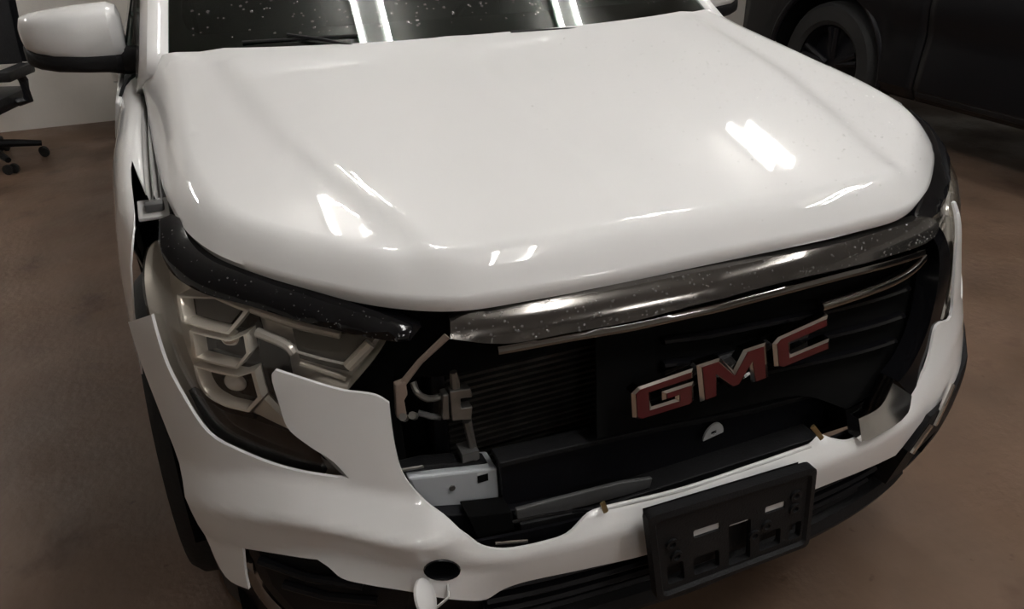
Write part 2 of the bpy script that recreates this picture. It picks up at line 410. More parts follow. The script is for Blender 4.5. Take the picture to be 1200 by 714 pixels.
for (x0, t0, x1, t1) in ((-.31, -.02, -.47, .042), (.36, -.03, .06, -.008)):
    w = MB().tube([ws(x0, t0, -.006), ws((x0+x1)/2, (t0+t1)/2, -.010), ws(x1, t1, -.006)], .004, 8).build('wiper', 'black', car)
    MB().tube([ws(x1-.10, t1-.012, -.004), ws(x1+.16, t1-.016, -.004)], .003, 6).build('wiper_blade', 'rubber', w)

# ---- cabin: pillars, roof, doors, glass, tail
def strip(rows, name, m, parent, thick=.0):
    b = MB(); b.loft(rows); o = b.build(name, m, parent)
    md = o.modifiers.new('thickness', 'SOLIDIFY'); md.thickness = thick or .012; md.offset = -1
    return o
SECT = [(.838, 1.085), (.862, 1.05), (.882, .97), (.896, .85), (.903, .72), (.90, .55), (.89, .40), (.86, .27)]
def side_rows(y0, y1, sgn, n=8, bottom=None, taper=0):
    rows = []
    for k in range(n+1):
        y = y0+(y1-y0)*k/n; r = []
        zmin = bottom(y) if bottom else .27
        for (x, z) in cr(SECT, 3):
            zt = 1.085-.045*(1-sstep(1.36, 1.75, y)); zz = zmin+(zt-zmin)*(z-.27)/(1.085-.27)
            x2 = float(np.interp(-zz, [-q[1] for q in SECT], [q[0] for q in SECT]))
            r.append((sgn*(x2-taper*max(0, y-3.7)**2), y, zz))
        rows.append(r)
    return rows
def roofx(y): return float(np.interp(y, [1.83, 2.2, 3.5, 4.3], [.60, .63, .62, .56]))
def roofz(y): return float(np.interp(y, [1.83, 2.1, 2.6, 3.5, 4.3], [1.60, 1.635, 1.655, 1.635, 1.57]))
for sgn in (-1, 1):
    rows = []
    for t in np.linspace(-.06, 1, 15):
        a = ws(sgn*.735, t, .0); w = .078+.01*t
        o_ = np.array([sgn*(abs(a[0])+w*.75), a[1]+.05+.02*t, a[2]-.012-.01*t]); o2 = np.array([sgn*(abs(a[0])+w), a[1]+.12+.03*t, a[2]-.06])
        rows.append([a+np.array([-sgn*.004, 0, .004]), (a+o_)/2+np.array([sgn*.01, -.008, .012]), o_, o2])
    strip(rows, 'windshield_pillar', 'white', car, .02)
    d = strip(side_rows(1.195, 2.42, sgn, 14, bottom=lambda y: max(.27, .37+math.sqrt(max(0, .415**2-(y-.86)**2)) if y-.86 < .415 else .27)), 'front_door', 'white', car)
    MB().box((sgn*.905-.012, 2.2, .90), (sgn*.905+.03*sgn+.012, 2.36, .925), .006).build('door_handle', 'white', d)
    d = strip(side_rows(2.43, 3.40, sgn, 10, bottom=lambda y: max(.27, .37+math.sqrt(max(0, .43**2-(y-3.62)**2)) if abs(y-3.62) < .43 else .27)), 'rear_door', 'white', car)
    MB().box((sgn*.905-.012, 3.2, .90), (sgn*.905+.03*sgn+.012, 3.36, .925), .006).build('door_handle', 'white', d)
    strip(side_rows(3.41, 4.45, sgn, 16, bottom=lambda y: max(.30, .37+math.sqrt(max(0, .43**2-(y-3.62)**2)) if abs(y-3.62) < .43 else .30), taper=.25), 'quarter_panel', 'white', car)
    for nm, y0, y1 in (('front_side_window', 1.42, 2.40), ('rear_side_window', 2.45, 3.38), ('quarter_window', 3.43, 4.1)):
        rows = []
        for y in np.linspace(y0, y1, 8):
            top = min(roofz(max(y, 1.83)), 1.14+(y-1.15)*.62)-.03
            tt = (top-1.085)/(1.60-1.085); xt = .845+(roofx(max(y, 1.83))+.06-.845)*max(tt, 0)
            rows.append([(sgn*(.845+(xt-.845)*q), y, 1.085+(top-1.085)*q+.0) for q in (0, .5, 1)])
        strip(rows, nm, 'sglass', car, .005)
    for y in (2.40, 3.38):
        MB().loft([[(sgn*(.848+(roofx(y)+.06-.848)*q), y+dy, 1.085+(roofz(y)-.03-1.085)*q) for q in (0, .5, 1)] for dy in (0, .05)]).build('door_pillar', 'gloss', car)
    MB().tube([(sgn*.88, 1.3, .26), (sgn*.88, 3.3, .26)], .05, 8).build('sill', 'black', car)
rows = []
for y in np.linspace(1.80, 4.3, 16):
    rx = roofx(y)+.06; rows.append([(rx*u, y, roofz(y)-.035*abs(u)**3+.01) for u in np.linspace(-1, 1, 15)])
strip(rows, 'roof', 'white', car, .03)
rows = [[(u*float(np.interp(z, [.8, 1.1, 1.2, 1.55], [.85, .80, .75, .58])), y+.05*(1-u*u), z) for u in np.linspace(-1, 1, 11)] for (y, z) in ((4.30, 1.55), (4.45, 1.2), (4.52, 1.05), (4.55, .8), (4.55, .55))]
strip(rows, 'tailgate', 'white', car)
strip([[(u*.86, y+.06*(1-u*u), z) for u in np.linspace(-1, 1, 11)] for (y, z) in ((4.56, .6), (4.60, .5), (4.55, .3))], 'rear_bumper', 'black', car)
MB().box((-.84, 1.2, .24), (.84, 4.4, .30)).build('floor_pan', 'void', car)
MB().box((-.80, .30, .26), (.80, 1.2, .32)).build('engine_undertray', 'void', car)
# interior
b = MB(); b.loft([[(x, y+.10*(x/.7)**2, z) for x in np.linspace(-.76, .76, 17)] for (y, z) in ((1.10, 1.06), (1.35, 1.09), (1.72, 1.08), (1.82, 1.02), (1.80, .7), (1.2, .6))])
b.build('dashboard', 'dash', car)
MB().box((-.76, 1.16, .5), (.76, 1.18, 1.06)).build('firewall', 'void', car)
for sx in (-.38, .38):
    st = MB().box((sx-.25, 2.0, .45), (sx+.25, 2.5, .62), .05).build('front_seat', 'cloth', car)
    MB().box((sx-.25, 2.45, .6), (sx+.25, 2.6, 1.22), .05, Matrix.Rotation(R(-12), 3, 'X')).build('seat_back', 'cloth', st)
    MB().box((sx-.13, 2.56, 1.28), (sx+.13, 2.66, 1.46), .04).build('headrest', 'cloth', st)
MB().box((-.7, 3.2, .45), (.7, 3.7, 1.15), .06).build('rear_seat', 'cloth', car)
stw = MB()
ring = [(.38+.18*math.cos(a), 1.93-.06*math.sin(a), 1.0+.17*math.sin(a)) for a in np.linspace(0, 2*math.pi, 25)]
stw.tube(ring, .014, 8, caps=False, up=(0, 1, .3)).tube([(.21, 1.93, 1.0), (.55, 1.93, 1.0)], .02, 8).tube([(.38, 1.93, 1.0), (.38, 1.80, .95)], .03, 8)
stw.build('steering_wheel', 'black', car)

# ---- wheels
def wheel(x, y, parent, r=.365, w=.22, rm='rim', col='rubber', sg=0):
    sg = sg or (1 if x > 0 else -1)
    b = MB(); c = (x, y, r)
    b.lathe([(.02, sg*.045), (.06, sg*.05), (r*.60, sg*.0), (r*.64, sg*.09), (r*.66, sg*.09), (r*.62, -sg*.02), (r*.6, -sg*.09), (.02, -sg*.09)], c, 'x', 36)
    for k in range(5):
        a = k*2*math.pi/5+.3
        for o in (-.12, .12):
            b.tube([(x+sg*.055, y+.05*math.cos(a), r+.05*math.sin(a)), (x+sg*.085, y+r*.62*math.cos(a+o), r+r*.62*math.sin(a+o))], .02, 6)
    wh = b.build('wheel', rm, parent)
    t = MB().lathe([(r*.65, -w*.42), (r*.72, -w*.5), (r*.93, -w*.5), (r*.985, -w*.40), (r, -w*.25), (r, w*.25), (r*.985, w*.40), (r*.93, w*.5), (r*.72, w*.5), (r*.65, w*.42)], c, 'x', 48)
    t.f = t.f[:-2]
    t.build('tire', col, wh)
    return wh
for x in (-.79, .79):
    for y in (.86, 3.62): wheel(x, y, car)

# ---- front fenders
def fsec(y):
    z = zb(y)-.075*sstep(.62, 1.36, y)
    L = [(.803, z-.075), (.812, z-.055), (.84, z-.052), (.872, z-.085), (.897, z-.17), (.912, z-.28), (.918, .70), (.914, .55), (.90, .40), (.88, .27)]
    xm = float(np.interp(y, [.40, .5, .58, .85, 1.38], [.862, .880, .892, .905, .896]))
    return [np.array([.803+(a-.803)*(xm-.803)/(.918-.803), h]) for a, h in L]
_fc = {}
def fen(sgn):
    def f(y, t, d):
        k = round(y, 4)
        if k not in _fc: _fc[k] = np.array(cr([tuple(q) for q in fsec(y)], 6))
        L = _fc[k]; u = t*(len(L)-1); x = np.interp(u, range(len(L)), L[:, 0]); z = np.interp(u, range(len(L)), L[:, 1])
        i = min(int(u), len(L)-2); tx, tz = L[i+1]-L[i]; l = math.hypot(tx, tz)
        return (sgn*(x+tz/l*d), y, z-tx/l*d)
    return f
def t_of_z(y, z):
    L = np.array(cr([tuple(q) for q in fsec(y)], 6)); zz = L[12:, 1][::-1]; return float(np.interp(z, zz, np.arange(12, len(L))[::-1]))/(len(L)-1)
def rear_y(t): return 1.352-.16*sstep(.10, .48, t)
arch = [(y, t_of_z(y, .37+math.sqrt(max(.0, .415**2-(y-.86)**2)))) for y in np.linspace(.57, 1.19, 18)]
tail = [(rear_y(.9), .86)]
rearE = [(rear_y(t), t) for t in np.linspace(.8, .05, 16)]
torn = rearE+[(y, 0) for y in np.linspace(1.352, .60, 20)]+[(.575, .05), (.59, .10), (.62, .14), (.66, .165), (.69, .18), (.66, .195), (.60, .20), (.54, .205), (.49, .215), (.45, .24), (.425, .29), (.42, .36), (.43, .42), (.455, .48)]
fn_r = panel('front_fender', torn+arch+tail, fen(-1), 'white', car, .003, .03, angle=60)
fn_r['label'] = 'torn front edge of the white fender'
whole = rearE+[(y, 0) for y in np.linspace(1.352, .66, 20)]+[(.60, .12), (.50, .25), (.47, .40), (.49, .47)]
panel('front_fender', whole+arch+tail, fen(1), 'white', car, .003, .03, angle=60)
for sgn in (-1, 1):      # wheel arch liners
    b = MB(); b.loft([[(sgn*x, .86+.405*math.cos(a), .37+.405*math.sin(a)) for a in np.linspace(-.1, math.pi+.1, 20)] for x in (.865, .60)]); b.build('wheel_arch_liner', 'void', car)
    MB().loft([[(sgn*x, y, z) for x, z in ((.888, .79), (.882, .85), (.85, .93), (.79, .965))] for y in (.62, 1.36)]).build('inner_fender', 'void', car)
for sgn in (-1, 1):
    MB().tube([fen(sgn)(y, t, -.0005) for y, t in [(rear_y(t)+.004, t) for t in np.linspace(.02, .8, 16)]], .007, 6).build('door_gap_shade', 'black', car)  # black tube drawn in for the shaded gap between fender and door
# white inner flange with ridges and the hinge plate beside the hood
MB().loft([[(-x, y, zb(y)-.075*sstep(.62, 1.36, y)-dz) for x, dz in ((.806, .055), (.801, .085), (.795, .06), (.790, .09), (.784, .075), (.775, .11))] for y in np.linspace(.56, 1.25, 10)]).build('fender_flange', 'white_in', car)
hp = MB().box((-.825, .525, .985), (-.775, .585, .992), .002, Matrix.Rotation(R(12), 3, 'X')).build('hinge_plate', 'white_in', car)
MB().box((-.812, .535, .990), (-.782, .560, 1.004), .003).build('rubber_stop', 'greyp', hp)

# ---- side mirrors
def mirror(sgn):
    def sup(x, cy, cz, ry, rz, n=20, lo=-9):
        out = []
        for k in range(n):
            a = 2*math.pi*k/n; c_, s_ = math.cos(a), math.sin(a)
            out.append((sgn*x, cy+ry*math.copysign(abs(c_)**.7, c_), max(cz+rz*math.copysign(abs(s_)**.7, s_), lo)))
        return out
    xs = [.825, .832, .852, .92, .985, 1.025, 1.048, 1.058]
    rz = [.05, .070, .076, .070, .058, .048, .038, .016]; ry = [.04, .07, .085, .09, .085, .07, .05, .02]
    cy = [1.46, 1.46, 1.455, 1.45, 1.45, 1.46, 1.47, 1.48]; cz = [1.150, 1.152, 1.155, 1.158, 1.163, 1.166, 1.168, 1.168]
    root = MB().loft([sup(x, c, h, a, q, lo=1.112) for x, c, h, a, q in zip(xs, cy, cz, ry, rz)], True, True).build('side_mirror', 'white', car)
    MB().loft([sup(x, c+.002, 1.088+.0045*i, a*1.0, .036-.0022*i) for i, (x, c, a) in enumerate(zip(xs, cy, ry))], True, True).build('mirror_lower_trim', 'black', root)
    MB().tube([(sgn*.772, 1.385, 1.098), (sgn*.80, 1.40, 1.096), (sgn*.84, 1.43, 1.092), (sgn*.92, 1.455, 1.092)], [.034, .036, .034, .022], 12, flat=1.1).build('mirror_arm', 'black', root)
    MB().loft([sup(x, 1.535, 1.158, .004, q) for x, q in ((.86, .03), (.88, .055), (1.0, .05), (1.03, .03))], True, True).build('mirror_glass', 'chrome', root)
for s in (-1, 1): mirror(s)

# ---- headlights (drawn from the exposed right-hand one, mirrored for the other side)
TRIM_TOP = [(189, 256), (203, 265), (215, 285), (239, 303), (275, 315), (350, 337), (410, 354), (455, 368), (494, 381)]
TRIM_BOT = [(480, 398), (464, 399), (410, 389), (350, 374), (290, 356), (230, 338), (200, 314), (188, 284)]
LENS = [(188, 284), (200, 314), (230, 338), (290, 356), (350, 374), (410, 389), (454, 398, 1), (440, 420), (405, 461, 1), (370, 452), (345, 470), (352, 505), (408, 566, 1), (365, 561), (325, 552), (282, 536), (240, 511), (211, 469), (192, 432), (180, 396), (168, 345), (167, 315), (172, 292)]
def hl_poly(l): return [tuple(p) for p in cr(szs(l), 4, True)]
def mir(l, sgn): return [(-sgn*p[0], p[1]) for p in l]
def ring_frame(b, poly, k, d0, d1):
    P = np.array(poly); c = P.mean(0); Q = c+(P-c)*k; n = len(P)
    rows = [[skin(s, z, d1) for s, z in P], [skin(s, z, d0+.002) for s, z in P], [skin(s, z, d0) for s, z in (P*.97+Q*.03)], [skin(s, z, d0) for s, z in (P*.2+Q*.8)], [skin(s, z, d0+.003) for s, z in Q], [skin(s, z, d1) for s, z in Q]]
    b.loft(rows, True)
LENS_P = hl_poly(LENS)
PODS = [[(199, 350, 1), (204, 381, 1), (262, 397, 1), (286, 369, 1), (246, 352, 1)],
        [(214, 392, 1), (219, 424, 1), (272, 438, 1), (287, 420, 1), (283, 396, 1), (264, 404, 1)],
        [(219, 432, 1), (224, 452), (234, 468), (257, 482, 1), (286, 489, 1), (302, 473, 1), (293, 440, 1), (274, 446, 1)]]
def headlight(sgn):
    root = panel('headlight', mir(LENS_P, sgn), off(.045), 'silver', car, .03, .02)
    b = MB(); P = mir(LENS_P, sgn); b.loft([[skin(s, z, .004) for s, z in P], [skin(s, z, .05) for s, z in P]], True); b.build('headlight_rim', 'silver', root)
    panel('headlight_lens', P, off(.0), 'lens', root, .003, .02)
    panel('pod_surround', mir(hl_poly([(203, 352, 1), (246, 354, 1), (284, 372, 1), (292, 400, 1), (300, 440), (304, 472, 1), (286, 487, 1), (257, 481), (234, 466), (222, 445), (212, 395)]), sgn), off(.037), 'gloss', root, .003, .03)
    for i, pod in enumerate(PODS):
        Q = mir(hl_poly(pod), sgn)
        b = MB(); ring_frame(b, Q, .86, .012, .042); b.build('light_pod_frame', 'bezel', root)
        C = np.array(Q).mean(0); inner = [tuple(C+(np.array(q)-C)*.86) for q in Q]
        panel('light_pod_back', inner, off(.034), 'gloss', root, .003, .03)
        o = skin(C[0], C[1]+(.006 if i == 1 else 0), .03); nrm = skin(C[0], C[1], 0)-skin(C[0], C[1], .05); nrm /= np.linalg.norm(nrm)
        if i == 0:
            panel('light_reflector', [tuple(C+(np.array(q)-C)*.72) for q in Q], off(.03), 'greyp', root, .003, .03)
        else:
            ax = Vector(nrm); k = .7 if i == 1 else .8; prof = [(.024*k, -.012), (.024*k, .0), (.020*k, .004), (.011*k, .009), (.002, .011)]
            b = MB(); b.lathe(prof, (0, 0, 0), 'z', 20); q = ax.to_track_quat('Z', 'Y')
            b.v = [tuple(Vector(o)+q @ Vector((v[0], v[1]*.75, v[2]))) for v in b.v]; b.build('projector_lens', 'led' if i == 2 else 'chrome', root)
    panel('divider', mir(hl_poly([(287, 400, 1), (328, 414, 1), (330, 440), (340, 475), (352, 505), (402, 557, 1), (372, 552), (345, 514, 1), (304, 473, 1), (295, 440)]), sgn), off(.028), 'gloss', root, .004, .02)
    panel('lower_reflector', mir(hl_poly([(213, 462, 1), (236, 474), (257, 487), (290, 496, 1), (338, 513, 1), (362, 535), (378, 562, 1), (325, 552), (282, 536), (240, 511)]), sgn), off(.012), 'gloss', root, .012, .02)
    panel('silver_wedge', mir(hl_poly([(290, 490, 1), (303, 475, 1), (345, 516, 1)]), sgn), off(.016), 'silver', root, .012, .02)
    panel('turn_signal_reflector', mir(hl_poly([(333, 398, 1), (440, 406, 1), (404, 449, 1), (342, 433, 1)]), sgn), off(.03), 'sigref', root, .01, .02)
    for path, r, m in (([(292, 398), (330, 415), (338, 424)], .0075, 'led'), ([(286, 371), (337, 389), (395, 402)], .006, 'silver'), ([(338, 421), (372, 430), (404, 437)], .0022, 'led'),
                       ([(404, 440), (432, 412)], .009, 'silver'), ([(345, 436), (402, 454)], .004, 'silver')):
        pts = [skin(-sgn*sz(*p)[0], sz(*p)[1], .022) for p in path]
        MB().tube([tuple(p) for p in cr([tuple(p) for p in pts], 4)], r, 8).build('light_guide', m, root)
    tp = [tuple(p) for p in cr(szs(TRIM_TOP), 4)]+[tuple(p) for p in cr(szs(TRIM_BOT), 4)]
    tf = trim_fn
    t = panel('headlight_trim', mir(tp, sgn), tf, 'gloss', car, .025, .012)
    return root, t
_tt = sorted([(abs(p[0]), p[1]) for p in cr(szs(TRIM_TOP), 4)]); _tb = sorted([(abs(p[0]), p[1]) for p in cr(szs(TRIM_BOT), 4)])
def trim_fn(s, z, d):
    a = float(np.interp(abs(s), *zip(*_tt))); b_ = float(np.interp(abs(s), *zip(*_tb))); u = min(max((z-b_)/max(a-b_, .01), 0), 1)
    return skin(s, z, d-.004-.011*math.sin(math.pi*u))
hl_right, trim_right = headlight(-1)
hl_left, trim_left = headlight(1)
# black backing added behind the headlights so that nothing shines through
for sgn in (-1, 1):
    b = MB(); b.loft([[skin(sgn*s, z, .09) for s in np.linspace(.53, 1.1, 16)] for z in (.95, .85, .75, .66)]); b.build('headlight_backing', 'void', car)

# ---- bumper cover
ab_x = mono([0, .3, .51, .67, .84, .93], [.60, .60, .619, .653, .612, .60]); bc_x = mono([0, .3, .52, .64, .825, .93], [.53, .53, .552, .587, .542, .53])
def relief(x, z, neg):
    k = sstep(.36, .52, x)*(1-.95*sstep(.66, .90, x))*(1 if neg else .15); a, c = ab_x(x), bc_x(x)
    h = float(np.interp(z, [c-.10, c, a, a+.055], [.030, -.006, .042, .006]))
    return .010+.9*k*h-.6*max(0.0, z-.552)*(1-sstep(.40, .50, x))
def bump(s, z, d):
    return skin(s, z, d-relief(float(np.interp(abs(s), _ss, _xs)), z, s < 0))
def slope(x): return (float(fplan(x+.005))-float(fplan(max(x-.005, 0))))/.01
def bump_eq(p):
    g = lambda x, y, z: y-float(fplan(abs(x)))-float(glean(z))+relief(min(abs(x), .93), z, x < 0)*math.sqrt(1+slope(min(abs(x), .92))**2)
    return np.vectorize(g)(p[0], p[1], p[2])
def szb(px, py):
    p = hit(px, py, bump_eq, .6, 2.4, 160); x = abs(p[0]); f_ = slope(min(x, .92)); r_ = relief(min(x, .93), p[2], p[0] < 0)
    x0 = x-r_*f_/math.sqrt(1+f_*f_); return (s_of_x(math.copysign(max(x0, 0), p[0])), float(p[2]))
def szbs(lst): return [szb(q[0], q[1])+(('c',) if len(q) > 2 else ()) for q in lst]
TOPL = [(150, 378, 1), (177, 369, 1), (184, 395), (196, 430), (215, 466), (243, 507), (285, 531), (327, 547), (366, 556), (409, 561, 1), (390, 541), (362, 523), (337, 502), (327, 474), (318, 440), (322, 434, 1), (350, 443), (400, 458), (440, 464), (456, 473, 1),
        (459, 500), (464, 530), (472, 556), (490, 580), (520, 607), (545, 628), (565, 641), (590, 645), (640, 636), (665, 627), (690, 603), (705, 597), (720, 594), (800, 574), (881, 547), (950, 522), (963, 511), (977, 515), (994, 517), (1011, 510), (1057, 483), (1074, 453), (1091, 411), (1098, 382)]
BOTL = [(952, 575), (900, 600), (756, 651), (700, 664), (620, 681), (590, 691), (570, 703), (540, 704), (480, 694), (430, 686), (400, 678), (385, 665), (372, 656, 1), (330, 650), (283, 643, 1), (287, 668), (292, 690, 1), (265, 676), (240, 628), (215, 562), (190, 490), (165, 425)]
# far side: the strip beside the grille climbs to the hood, then the cover wraps under the other headlight
FAR = [(s_of_x(.605), .70), (s_of_x(.610), .76), (s_of_x(.614), .82), (s_of_x(.614), .88), (s_of_x(.612), .915, 'c'), (s_of_x(.624), .915, 'c'), (s_of_x(.636), .88), (s_of_x(.650), .82), (s_of_x(.664), .76), (s_of_x(.672), .715), (s_of_x(.69), .695, 'c'),
       (s_of_x(.72), .698), (s_of_x(.755), .708), (s_of_x(.79), .74), (s_of_x(.823), .80), (s_of_x(.838), .86, 'c'), (s_of_x(.87), .83, 'c'), (s_of_x(.885), .75), (s_of_x(.875), .68), (s_of_x(.80), .61), (s_of_x(.70), .575), (s_of_x(.60), .555), (s_of_x(.50), .538), (s_of_x(.43), .475, 'c')]
bo = szbs(TOPL)+FAR+szbs(BOTL)
bo = [tuple(p) for p in cr(bo, 4, True)]
tow = [szb(518+22*math.cos(a), 668+12*math.sin(a)) for a in np.linspace(0, 2*math.pi, 21)[:-1]]
bumper = panel('bumper_cover', bo, bump, 'white', car, .005, .010, holes=[tow], angle=50)
T = np.array(tow); c0 = T.mean(0)
b = MB(); b.loft([[bump(*(c0+(q-c0)*k), d) for q in T] for k, d in ((1.0, -.001), (.97, -.003), (.90, .0), (.86, .05), (.05, .05))], True); b.build('tow_eye_socket', 'satin', bumper)
# tow cap dangling from its strap
cc = at(497, 702, y=-.03)
b = MB(); b.lathe([(.030, 0), (.030, .004), (.026, .007), (.002, .008)], (0, 0, 0), 'z', 24)
rt = Matrix.Rotation(R(62), 3, 'Y') @ Matrix.Rotation(R(25), 3, 'X'); b.v = [tuple(Vector(cc)+rt @ Vector(v)) for v in b.v]
cap = b.build('tow_eye_cap', 'white', bumper)
MB().tube([tuple(cc), tuple(at(512, 712, y=-.03)), tuple(at(526, 700, y=-.025)), tuple(at(524, 678, y=.0))], .004, 6, flat=.5).build('cap_strap', 'white_in', cap)
# the white cover's folded top lip along the strip below the grille
lip = [bump(*szb(*p), .001) for p in ((705, 597), (800, 574), (881, 547), (950, 523))]
MB().tube([tuple(p) for p in cr([tuple(p) for p in lip], 5)], .004, 8).build('bumper_lip', 'white', bumper)

# ---- black lower bumper, fog recesses, lower grille
lo = [(s, z) for s in np.linspace(-1.0, 1.0, 41) for z in [.545 if abs(s) < .8 else .53]]
lower_out = [(s, .22) for s in np.linspace(-.98, .98, 41)]+[(.99, .40)]+[(s, .56-.03*abs(s)**3) for s in np.linspace(.98, -.98, 41)]+[(-.99, .40)]
low = panel('lower_bumper', lower_out, off(.03), 'satin', car, .006, .03)
for z in (.50, .465, .43, .39, .35):
    pts = [skin(s, z, .016) for s in np.linspace(-.42, .42, 22)]
    MB().tube([tuple(p) for p in pts], .009, 8, flat=1.6).build('lower_grille_slat', 'satin', low)
pts = [skin(s, .30, .0) for s in np.linspace(-.6, .6, 26)]
MB().tube([tuple(p) for p in pts], .03, 8).build('chin_spoiler', 'black', low)
for sgn in (-1, 1):
    path = [(283, 645), (290, 668), (303, 692), (322, 716), (350, 742)]
    q = [sz(*p) for p in path]; pts = [skin(-sgn*s, z, .004) for s, z in q]
    MB().tube([tuple(p) for p in cr([tuple(p) for p in pts], 5)], .010, 8, flat=.6).build('fog_trim', 'dchrome', low)
    fo = [(-sgn*s, z) for s, z in [sz(*p) for p in ((290, 652), (375, 662), (400, 684), (480, 700), (475, 730), (345, 735), (310, 698))]]
    panel('fog_recess', fo, off(.022), 'black', low, .02, .03)
    for (sa, za, sb, zb2) in ((.62, .50, .80, .52), (.60, .46, .76, .475)):
        MB().tube([skin(sgn*sa, za, .012), skin(sgn*(sa+sb)/2, (za+zb2)/2, .010), skin(sgn*sb, zb2, .012)], .008, 8).build('fog_bar', 'dchrome' if sgn > 0 else 'satin', low)
# the black corner block on the far side with its chrome slivers
blk = [(s_of_x(.455), .48), (s_of_x(.50), .545), (s_of_x(.60), .555), (s_of_x(.70), .575), (s_of_x(.80), .61), (s_of_x(.86), .66), (s_of_x(.87), .46), (s_of_x(.80), .37), (s_of_x(.70), .33), (s_of_x(.47), .36)]
panel('corner_block', blk, off(-.02), 'black', low, .03, .03, holes=[[(s_of_x(.50), .46), (s_of_x(.50), .40), (s_of_x(.57), .40), (s_of_x(.57), .47)]])
for q in ([(1082, 492), (1092, 470), (1102, 446)], [(1056, 524), (1068, 506), (1078, 492)]):
    MB().tube([tuple(skin(*sz(*p), -.022)) for p in q], .006, 8).build('chrome_sliver', 'chrome', low)

# ---- number plate bracket
def plate_fn(u, v, d):
    c = [(-.188, -.092, .613), (.140, -.092, .603), (.150, -.100, .435), (-.160, -.100, .432)]
    TL, TR, BR, BL = map(np.array, c)
    p = (TL*(1-u)+TR*u)*v+(BL*(1-u)+BR*u)*(1-v)
    return p+np.array([0, d, 0])
def rrect(u0, v0, u1, v1, r, k=3):
    out = []
    for (cx_, cy_, a0) in ((u1-r, v1-r, 0), (u0+r, v1-r, 90), (u0+r, v0+r, 180), (u1-r, v0+r, 270)):
        for i in range(k+1):
            a = R(a0+90*i/k); out.append((cx_+r*math.cos(a), cy_+r*math.sin(a)*1.6))
    return out
holes = [rrect(.25, .60, .41, .68, .012), rrect(.46, .10, .60, .60, .015), rrect(.69, .60, .82, .68, .012), rrect(.08, .14, .18, .36, .015), rrect(.24, .14, .40, .34, .02), rrect(.66, .14, .80, .34, .02), rrect(.86, .14, .94, .34, .015)]
pb = panel('plate_bracket', rrect(0.02, 0.02, .98, .98, .03), plate_fn, 'black', car, .012, .05, holes=holes)
b = MB(); O = rrect(0, 0, 1, 1, .04); I = rrect(.045, .08, .955, .92, .03)
b.loft([[plate_fn(u, v, .014) for u, v in O], [plate_fn(u, v, -.004) for u, v in O], [plate_fn(u*.3+p*.7, v*.3+q*.7, -.006) for (u, v), (p, q) in zip(O, I)], [plate_fn(u, v, 0) for u, v in I]], True); b.build('bracket_rim', 'black', pb)
for u, v in ((.12, .62), (.88, .72), (.88, .55), (.14, .46), (.62, .38), (.70, .45)):
    c_ = plate_fn(u, v, 0); MB().lathe([(.011, .002), (.011, -.004), (.006, -.004), (.005, .0), (.001, .0)], tuple(c_), 'y', 16).build('screw_boss', 'black', pb)
MB().loft([[plate_fn(u, v, .03) for u in (0.03, .97)] for v in (.05, .95)]).build('bracket_backing', 'black', pb)
for (u0, v0, u1, v1) in ((.25, .595, .41, .665), (.47, .57, .59, .60), (.69, .595, .82, .665)):
    MB().loft([[plate_fn(u, v, .004) for u in (u0, u1)] for v in (v0, v1)]).build('slot_backing', 'white_in', pb)

# ---- grille: smoked lip, bars, frame
LIP_TOP = [(526, 370), (545, 363), (581, 356), (625, 346), (742, 326), (800, 317), (900, 298), (975, 282), (1040, 263), (1066, 255), (1080, 252), (1091, 260, 1)]
LIP_BOT = [(1087, 276), (1033, 298), (917, 325), (820, 350), (742, 371), (660, 386), (590, 398), (526, 391, 1)]
lp = [tuple(p) for p in cr(szs([(526, 372, 1)]+LIP_TOP[1:]+LIP_BOT), 4, True)]
def lipf(s, z, d): return skin(s, z, d-.004-.012*math.sin(math.pi*min(max((z-.86)/.10, 0), 1)))
grille = panel('grille_lip', lp, lipf, 'smoke', car, .02, .012)
grille['label'] = 'wet smoked chrome strip under the hood'
b = MB(); b.loft([[skin(s, z, .045) for s in np.linspace(-.47, .47, 30)] for z in (.99, .93, .88)]); b.build('lip_backing', 'void', grille)
def sweep(name, path, wz, dz, m, parent, d=.0, n=6):
    q = [sz(*p) for p in path]; q = [tuple(p) for p in cr(q, n)]
    rows = []
    for (s, z) in q:
        r = []
        for k in range(12):
            a = 2*math.pi*k/12; c_, s_ = math.cos(a), math.sin(a)
            r.append(skin(s, z+wz*math.copysign(abs(s_)**.6, s_), d+dz-dz*math.copysign(abs(c_)**.6, c_)))
        rows.append(r)
    MBx = MB().loft(rows, True, True); return MBx.build(name, m, parent)
sweep('chrome_bar', [(584, 411), (660, 397), (742, 383), (820, 366), (900, 346), (1000, 320), (1060, 304), (1084, 296)], .0085, .014, 'dchrome', grille, -.002)
sweep('chrome_bar', [(967, 362), (1010, 348), (1057, 329), (1076, 316), (1088, 303)], .0075, .012, 'dchrome', grille, .002)
fo = [(1080, 250), (1095, 262), (1107, 285), (1110, 308), (1098, 375), (1076, 440), (1064, 462, 1), (1050, 446, 1), (1066, 425), (1086, 378), (1097, 315), (1096, 292), (1086, 270)]
panel('grille_frame', [tuple(p) for p in cr(szs(fo), 4, True)], off(-.006), 'gloss', grille, .04, .012)
ch = [(1064, 462, 1), (1056, 480), (1013, 508), (1001, 512, 1), (1003, 489, 1), (1030, 474), (1050, 446, 1)]
panel('chrome_corner', [tuple(p) for p in cr(szs(ch), 4, True)], lambda s, z, d: skin(s, z, d-.022+.30*max(0, z-.555)), 'chrome', grille, .03, .010)
